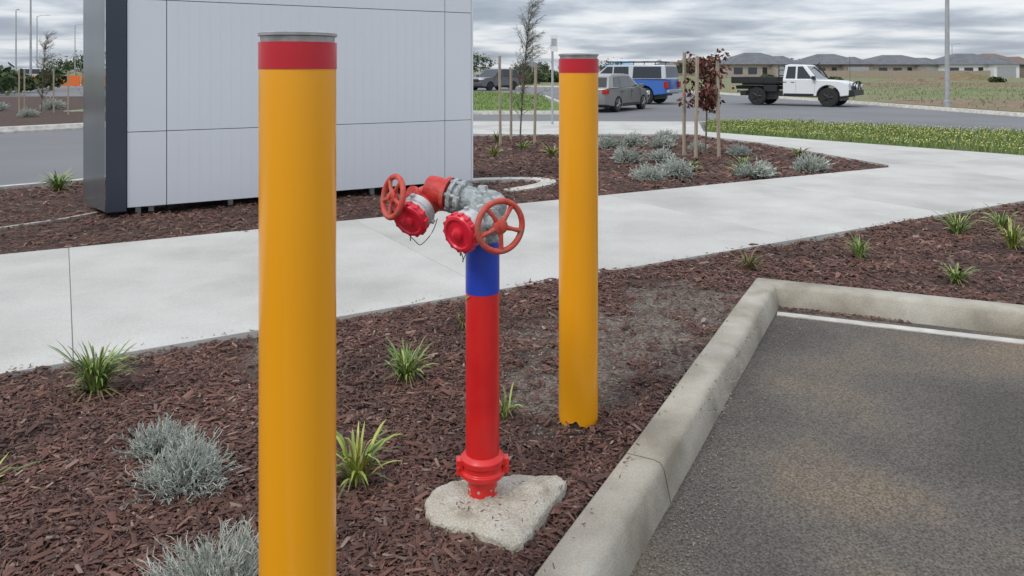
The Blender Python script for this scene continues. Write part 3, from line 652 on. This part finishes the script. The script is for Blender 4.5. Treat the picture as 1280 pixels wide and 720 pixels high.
def car(name,loc,hd,L,paint,kind,cab=None):
    e=empty(name,loc,hd); cab=cab or paint
    if kind=='hatch': r=.32;xf=1.33;xr=-1.28;hw=.88;zb=.22;belt=.92;roof=1.46
    elif kind=='suv': r=.36;xf=1.4;xr=-1.35;hw=.92;zb=.30;belt=1.08;roof=1.72
    elif kind=='canopy': r=.39;xf=1.6;xr=-1.6;hw=.92;zb=.42;belt=1.20;roof=1.86
    else: r=.41;xf=1.60;xr=-1.50;hw=.92;zb=.45;belt=1.20;roof=1.86
    F_=L/2
    m=MB()
    if kind=='ute':
        low=[(-.35,zb),(-.35,belt),(1.05,belt-.0),(1.15,belt-.02),(2.0,belt-.07),(2.34,belt-.16),(2.44,.88),(2.46,.72),(2.44,zb+.05)]+[(x,z) for x,z in reversed(arch(xf,r+.09,zb))]
    else:
        hood={'hatch':[(.75,belt+.03),(1.6,belt-.10),(F_-.12,belt-.26),(F_,.55)],'suv':[(.9,belt),(1.8,belt-.06),(F_-.1,belt-.2),(F_,.6)],'canopy':[(1.1,belt),(2.1,belt-.07),(F_-.12,belt-.2),(F_,.7)]}[kind]
        low=[(-F_+.02,zb+.08),(-F_,.6),(-F_+.04,belt-.02)]+hood+[(F_-.04,zb+.05)]+[(x,z) for x,z in reversed(arch(xf,r+.07,zb))]+[(x,z) for x,z in reversed(arch(xr,r+.07,zb))]
    extr(m,low,hw,paint,inset=.09,nose=F_-.45); m.obj('body',e,bevel=.025,angle=40)
    if kind=='hatch': gh=[(-F_+.10,belt-.03),(-F_+.42,roof-.10),(-F_+.75,roof-.02),(-.3,roof),(.15,roof-.03),(1.05,belt-.0)]
    elif kind=='suv': gh=[(-F_+.06,belt-.03),(-F_+.28,roof-.05),(-.5,roof),(.25,roof-.03),(1.0,belt-.02)]
    elif kind=='canopy': gh=[(-F_+.04,belt-.03),(-F_+.14,roof-.03),(-.4,roof),(.4,roof-.02),(1.25,belt-.02)]
    else: gh=[(-.35,belt-.03),(-.28,roof-.04),(-.1,roof),(.50,roof-.02),(.62,roof-.05),(1.15,belt-.02)]
    m=MB(); tp=(belt,roof,.17); extr(m,gh,hw-.05,cab,taper=tp,inset=.06); m.obj('cabin',e,bevel=.02,angle=40)
    m=MB()
    def sp(x,z,sd,off=.006): 
        t=(z-belt)/(roof-belt); return (x,sd*((hw-.05)*(1-.17*max(0,t))+off),z)
    zt=roof-.10; zl=belt+.02
    if kind=='hatch': W=[[(-F_+.62,zl+.04),(-F_+.78,zt-.02),(-1.0,zt),(-1.0,zl)],[(-.95,zl),(-.95,zt),(-.12,zt+.01),(-.12,zl)],[(-.06,zl),(-.06,zt+.01),(.12,zt-.01),(.78,zl)]]
    elif kind=='suv': W=[[(-F_+.3,zl),(-F_+.42,zt),(-1.15,zt),(-1.15,zl)],[(-1.08,zl),(-1.08,zt),(-.2,zt),(-.2,zl)],[(-.12,zl),(-.12,zt),(.2,zt),(.78,zl)]]
    elif kind=='canopy': W=[[(-F_+.25,zl),(-F_+.32,zt),(-.95,zt),(-.95,zl)],[(-.75,zl),(-.7,zt),(.05,zt),(.05,zl)],[(.12,zl),(.12,zt),(.42,zt),(1.0,zl)]]
    else: W=[[(-.22,zl),(-.15,zt),(.20,zt),(.20,zl)],[(.28,zl),(.28,zt),(.50,zt),(.92,zl)]]
    for sd in(-1,1):
        for w_ in W:
            q=[sp(x,z,sd) for x,z in w_]
            m.quad(*(q if sd<0 else q[::-1]),'glass')
    def scr(a_,b_,t0,t1,off):
        x0=a_[0]+(b_[0]-a_[0])*t0; z0=a_[1]+(b_[1]-a_[1])*t0; x1=a_[0]+(b_[0]-a_[0])*t1; z1=a_[1]+(b_[1]-a_[1])*t1
        n=Vector((z1-z0,0,-(x1-x0))).normalized()*off
        h0=(hw-.05)*(1-.17*max(0,(z0-belt)/(roof-belt)))-.09; h1=(hw-.05)*(1-.17*max(0,(z1-belt)/(roof-belt)))-.09
        m.quad((x0+n.x,-h0,z0+n.z),(x0+n.x,h0,z0+n.z),(x1+n.x,h1,z1+n.z),(x1+n.x,-h1,z1+n.z),'glass')
    scr(gh[-1],gh[-2],.06,.94,.008); scr(gh[0],gh[1],.12,.9,-.008)
    m.obj('windows',e,smooth=False)
    m=MB(); rimk='rimdk' if kind in('ute','suv') else 'rim'
    for x in(xf,xr):
        for y in(-hw+.01,hw-.01): wheel(m,x,y,r,.24,rimk)
    m.obj('wheels',e,angle=40)
    m=MB(); m.box((0,0,zb+.08),(L*.86,hw*2-.30,.22),'black')
    for x in(xf,xr): m.box((x,0,r+.1),(r*2+.1,hw*2-.34,.5),'black')
    m.obj('underbody',e)
    m=MB(); fx=2.44 if kind=='ute' else F_
    for sd in(-1,1):
        m.box((fx-.12,sd*(hw-.24),.92 if kind!='hatch' else .66),(.22,.36,.16),'lampw')
        if kind=='ute': m.box((-F_+.02,sd*.75,.75),(.05,.18,.12),'tail')
        else: m.box((-F_+.06,sd*(hw-.15),.92 if kind!='hatch' else .78),(.16,.22,.30 if kind!='hatch' else .16),'tail')
        m.box((.85 if kind!='ute' else 1.02,sd*(hw+.07),belt+.06),(.14,.18,.15),paint if kind!='ute' else 'black')
        for hx in (-.2,.15) if kind=='ute' else (-.75,.15): m.box((hx-.05,sd*(hw+.004),belt-.14),(.16,.02,.03),'black')
        for dx_ in ((.24,1.05) if kind=='ute' else (-.95,.05,.95)): m.box((dx_,sd*(hw-.004),(zb+belt)/2+.05),(.012,.012,belt-zb-.2),'black')
        m.box((0 if kind!='ute' else .35,sd*(hw-.005),zb+.06),(1.7 if kind!='ute' else 1.3,.03,.10),'black')
    m.box((fx-.0,0,.80 if kind!='hatch' else .5),(.05,hw*1.0,.20),'black')
    if kind=='ute': m.box((fx-.02,0,.55),(.10,hw*1.7,.16),'black')
    m.box((-F_-.01,0,.6),(.04,.5,.12),'white')
    m.obj('lights_and_trim',e,bevel=.006)
    if kind=='canopy':
        m=MB(); 
        for y in(-.62,.62): m.tube([(-2.2,y,roof+.12),(.5,y,roof+.12)],.025,'black',6)
        for x in(-2.1,-1.4,-.7,0,.5): m.tube([(x,-.68,roof+.13),(x,.68,roof+.13)],.026,'black',6)
        for x in(-2.0,-.9,.3):
            for y in(-.62,.62): m.tube([(x,y,roof-.05),(x,y,roof+.12)],.02,'black',6)
        m.tube([(-1.9,-.3,roof+.19),(.6,-.3,roof+.19)],.05,'steel',8); m.tube([(-1.9,.1,roof+.19),(.6,.1,roof+.19)],.05,'white',8)
        m.obj('roof_rack',e)
        m=MB(); m.box((-F_-.06,0,.62),(.14,1.7,.14),'steel'); m.obj('rear_bumper',e,bevel=.02)
        m=MB(); 
        for sd in(-1,1): m.box((-.75,sd*(hw+.002),1.0),(.7,.012,.09),'white')
        m.obj('side_signage',e)
    if kind=='ute':
        m=MB()
        m.box((-1.62,0,1.02),(2.15,1.86,.07),'black')
        for sd in(-1,1):
            m.box((-1.62,sd*.93,1.16),(2.15,.03,.24),'black')
            for x in(-2.6,-1.9,-1.2,-.62): m.box((x,sd*.95,1.16),(.04,.03,.26),'rimdk')
        m.box((-2.69,0,1.16),(.03,1.86,.24),'black')
        for y in(-.85,0,.85): m.tube([(-.52,y,1.0),(-.52,y,1.80)],.025,'black',6)
        for z in(1.35,1.6,1.80): m.tube([(-.52,-.88,z),(-.52,.88,z)],.022,'black',6)
        m.box((-1.5,0,.80),(2.3,.9,.16),'black'); m.box((-1.5,0,.95),(2.0,.12,.1),'black')
        m.box((-.9,-.75,.78),(.6,.3,.3),'black')
        for sd in(-1,1): 
            ap=[(-1.5+.50*math.cos(t),sd*.80,.42+.46*math.sin(t)) for t in np.linspace(.15,math.pi-.15,9)]
            for i in range(8): m.quad(Vector(ap[i]),Vector(ap[i+1]),Vector(ap[i+1])+Vector((0,sd*.14,0)),Vector(ap[i])+Vector((0,sd*.14,0)),'black')
        m.obj('tray',e,bevel=.008)
        m=MB(); m.box((2.55,0,.62),(.22,1.75,.24),'black')
        for sd in(-1,1):
            m.tube([(2.55,sd*.25,.7),(2.62,sd*.28,1.10)],.034,'black',8); m.tube([(2.55,sd*.8,.7),(2.58,sd*.72,1.02),(2.62,sd*.28,1.10)],.032,'black',8)
            m.lathe((2.64,sd*.42,.90),(1,0,0),[(0,.08),(.05,.09),(.055,.02)],'lampw',14)
        m.tube([(2.62,-.3,1.10),(2.62,.3,1.10)],.034,'black',8)
        m.obj('bull_bar',e,bevel=.01)
        m=MB(); m.tube([(1.0,.88,1.1),(1.05,.93,1.35),(.72,.80,1.88),(.82,.80,1.94)],.035,'black',8); m.tube([(2.4,-.5,1.0),(2.4,-.52,2.2)],.008,'black',5); m.obj('snorkel_and_aerial',e)
    return e
car('utility_truck',(12.95,34.6,-.134),math.atan2(-.60,.80),5.4,'white','ute')
car('grey_hatchback',(3.95,30.4,-.134),math.atan2(.857,.515),4.4,'greycar','hatch')
car('blue_utility_wagon',(5.35,37.0,-.134),math.atan2(.55,-.83),5.3,'bluecar','canopy','silvercar')
car('dark_suv',(-1.45,61,-.134),math.atan2(-.75,-.66),4.6,'darkcar','suv')
car('white_van',(-52,84,-.02),.6,4.6,'white','suv')

# ------------------------------------------------------------ houses
def house(x,y,w_,d_,roof,wall,rot=0,h=2.5,rh=2.0):
    e=empty('brick_house' if wall!='white' else 'rendered_house',(x,y,-.03),rot)
    m=MB(); m.box((0,0,h/2),(w_,d_,h),wall); m.box((w_*.28,-d_/2-1,h/2),(w_*.36,1.99,h-.01),wall); m.obj('walls',e,smooth=False)
    m=MB(); o=.5; a_=w_/2+o; b_=d_/2+o; r_=a_-b_ if a_>b_ else .5
    m.v+=[(-a_,-b_,h),(a_,-b_,h),(a_,b_,h),(-a_,b_,h),(-r_,0,h+rh),(r_,0,h+rh)]
    for f_ in([0,1,5,4],[1,2,5],[2,3,4,5],[3,0,4],[3,2,1,0]): m.face(f_,roof)
    cx=w_*.28; q=w_*.18+.4; o_=len(m.v); y0=-d_/2-2.4
    m.v+=[(cx-q,y0,h),(cx+q,y0,h),(cx+q,0,h),(cx-q,0,h),(cx,y0+q,h+rh*.7),(cx,0,h+rh*.7)]
    for f_ in([0,1,4],[1,2,5,4],[3,0,4,5]): m.face([o_+i for i in f_],roof)
    m.obj('roof',e,smooth=False)
    m=MB()
    m.box((cx,-d_/2-2.03,1.1),(w_*.26,.05,2.2),'steel')
    for wx in(-.36,-.16): m.box((w_*wx,-d_/2-.03,1.4),(1.8,.06,1.3),'win')
    m.box((w_*.01,-d_/2-.03,1.05),(.95,.06,2.1),'black')
    m.box((w_/2+.03,0,1.4),(.06,1.8,1.2),'win'); m.box((-w_/2-.03,0,1.4),(.06,1.8,1.2),'win')
    m.obj('doors_and_windows',e,smooth=False)
random.seed(5)
rf=['roof1','roof1','roof1','roof1','roof2','roof1','roof3','roof1','roof1','roof2']
for i,(x,y) in enumerate([(50,158),(66,160),(81,162),(94,158),(104,166),(113,154),(127,166),(141,169),(158,172),(52,220),(72,222),(92,218),(112,222),(132,218),(150,224),(25,280),(40,280),(8,310),(60,290),(85,290),(110,290),(135,290),(160,290),(-60,280),(-90,260),(-110,250),(-130,270),(-20,300)]):
    house(x,y,U(13,16),U(10,12),rf[i%10],['brick','brick2','brick','white'][i%4],U(-.15,.15),2.7,U(2.0,2.5))
m=MB()
for i in range(40):
    x=57+i*.9; m.box((x,147,.7),(.88,.05,1.4+.1*math.sin(i)),'stake')
for i in range(30):
    x=112+i*.9; m.box((x,147.5,.7),(.88,.05,1.4+.1*math.sin(i)),'seam')
m.obj('paling_fence',smooth=False)

def treeline(name,items,k='leafdk'):
    m=MB()
    for (x,y,wd_,h) in items:
        m.tube([(x,y,-.2),(x+.1,y,h*.5)],[.15,.08],'bark',5)
        for c in range(int(10+wd_*2)):
            cx=x+U(-.5,.5)*wd_; cz=h*U(.3,.95); cr=wd_*.22*U(.6,1.2)
            for q in range(26):
                p=Vector((cx+random.gauss(0,cr*.6),y+random.gauss(0,cr*.6),max(.1,cz+random.gauss(0,cr*.45)))); s_=U(.15,.4)*max(1,h/5)*.7
                a_=Vector((U(-1,1),U(-1,1),U(-1,1))).normalized(); b_=a_.cross(Vector((U(-1,1),U(-1,1),U(-1,1)))).normalized()
                m.quad(p-a_*s_-b_*s_*.5,p+a_*s_-b_*s_*.5,p+a_*s_+b_*s_*.5,p-a_*s_+b_*s_*.5,k)
    m.obj(name,smooth=False)
random.seed(21)
its=[(-150+U(-4,4)+i*7,240+U(-20,30),U(4,9),U(3.5,7)) for i in range(10)]
its+=[(-9+U(-2,2),205,5,5.5),(-12,200,6,6),(3,260,6,4.5),(10,250,5,4),(22,270,8,5),(33,255,6,4.5),(46,205,5,4.5),(74,205,5,4.5),(101,200,5,4.5),(120,200,5,5),(150,205,7,5),(170,210,7,5)]
treeline('distant_trees',its)
treeline('roadside_shrubs',[(-27+U(-14,8),U(44,70),U(1.5,3),U(.8,1.7)) for i in range(16)]+[(U(-3,9),U(76,110),U(1.5,3),U(.6,1.2)) for i in range(10)]+[(U(30,70),U(80,145),U(.8,1.6),U(.2,.5)) for i in range(9)])
m=MB()
for i in range(16): m.box((-44+i*1.2,66+U(-.2,.2),.55),(1.18,.04,.9),'orange')
m.obj('orange_safety_barrier',smooth=False)

# ------------------------------------------------------------ world, sun, camera
wd_=bpy.data.worlds.new('World'); scene.world=wd_; wd_.use_nodes=True
nt=wd_.node_tree; N=nt.nodes; L=nt.links; N.clear()
out=N.new('ShaderNodeOutputWorld'); sky=N.new('ShaderNodeTexSky'); sky.sky_type='NISHITA'; sky.sun_disc=False
sky.sun_elevation=math.radians(50); sky.sun_rotation=math.radians(225)
b1=N.new('ShaderNodeBackground'); b1.inputs[1].default_value=.10; L.new(sky.outputs[0],b1.inputs[0])
tc=N.new('ShaderNodeTexCoord'); sx=N.new('ShaderNodeSeparateXYZ'); L.new(tc.outputs['Generated'],sx.inputs[0])
ab=N.new('ShaderNodeMath'); ab.operation='MAXIMUM'; L.new(sx.outputs[2],ab.inputs[0]); ab.inputs[1].default_value=0
ad=N.new('ShaderNodeMath'); ad.operation='ADD'; L.new(ab.outputs[0],ad.inputs[0]); ad.inputs[1].default_value=.095
dx=N.new('ShaderNodeMath'); dx.operation='DIVIDE'; L.new(sx.outputs[0],dx.inputs[0]); L.new(ad.outputs[0],dx.inputs[1])
dy=N.new('ShaderNodeMath'); dy.operation='DIVIDE'; L.new(sx.outputs[1],dy.inputs[0]); L.new(ad.outputs[0],dy.inputs[1])
cb=N.new('ShaderNodeCombineXYZ'); L.new(dx.outputs[0],cb.inputs[0]); L.new(dy.outputs[0],cb.inputs[1])
nz=N.new('ShaderNodeTexNoise'); nz.inputs['Scale'].default_value=.95; nz.inputs['Detail'].default_value=8; nz.inputs['Roughness'].default_value=.52; nz.inputs['Distortion'].default_value=.25
L.new(cb.outputs[0],nz.inputs['Vector'])
rp=N.new('ShaderNodeValToRGB'); e=rp.color_ramp.elements
while len(e)<5: e.new(.5)
for i,(p,c) in enumerate([(.30,(.33,.38,.46)),(.42,(.44,.49,.57)),(.50,(.60,.65,.72)),(.58,(.80,.83,.87)),(.70,(.93,.94,.96))]): e[i].position=p; e[i].color=(*c,1)
L.new(nz.outputs['Fac'],rp.inputs[0])
st=N.new('ShaderNodeMath'); st.operation='MULTIPLY_ADD'; L.new(ab.outputs[0],st.inputs[0]); st.inputs[1].default_value=.95; st.inputs[2].default_value=.98
b2=N.new('ShaderNodeBackground'); L.new(st.outputs[0],b2.inputs[1]); L.new(rp.outputs[0],b2.inputs[0])
mx=N.new('ShaderNodeMixShader'); mx.inputs[0].default_value=.90; L.new(b1.outputs[0],mx.inputs[1]); L.new(b2.outputs[0],mx.inputs[2]); L.new(mx.outputs[0],out.inputs[0])
sl=bpy.data.lights.new('sun','SUN'); sl.energy=1.5; sl.angle=math.radians(14); sl.color=(1,.96,.9)
so=bpy.data.objects.new('sun',sl); scene.collection.objects.link(so)
so.rotation_euler=Vector((.45,.45,-.76)).to_track_quat('-Z','Y').to_euler()
cam=bpy.data.cameras.new('camera'); co=bpy.data.objects.new('camera',cam); scene.collection.objects.link(co)
co.location=(0,0,1.45); co.rotation_euler=(math.radians(90),0,0)
cam.sensor_width=36; cam.lens=950/1280*36; cam.shift_y=-272/1280; cam.clip_end=6000; cam.clip_start=.05
scene.camera=co
scene.view_settings.view_transform='Standard'; scene.view_settings.look='None'; scene.view_settings.exposure=0
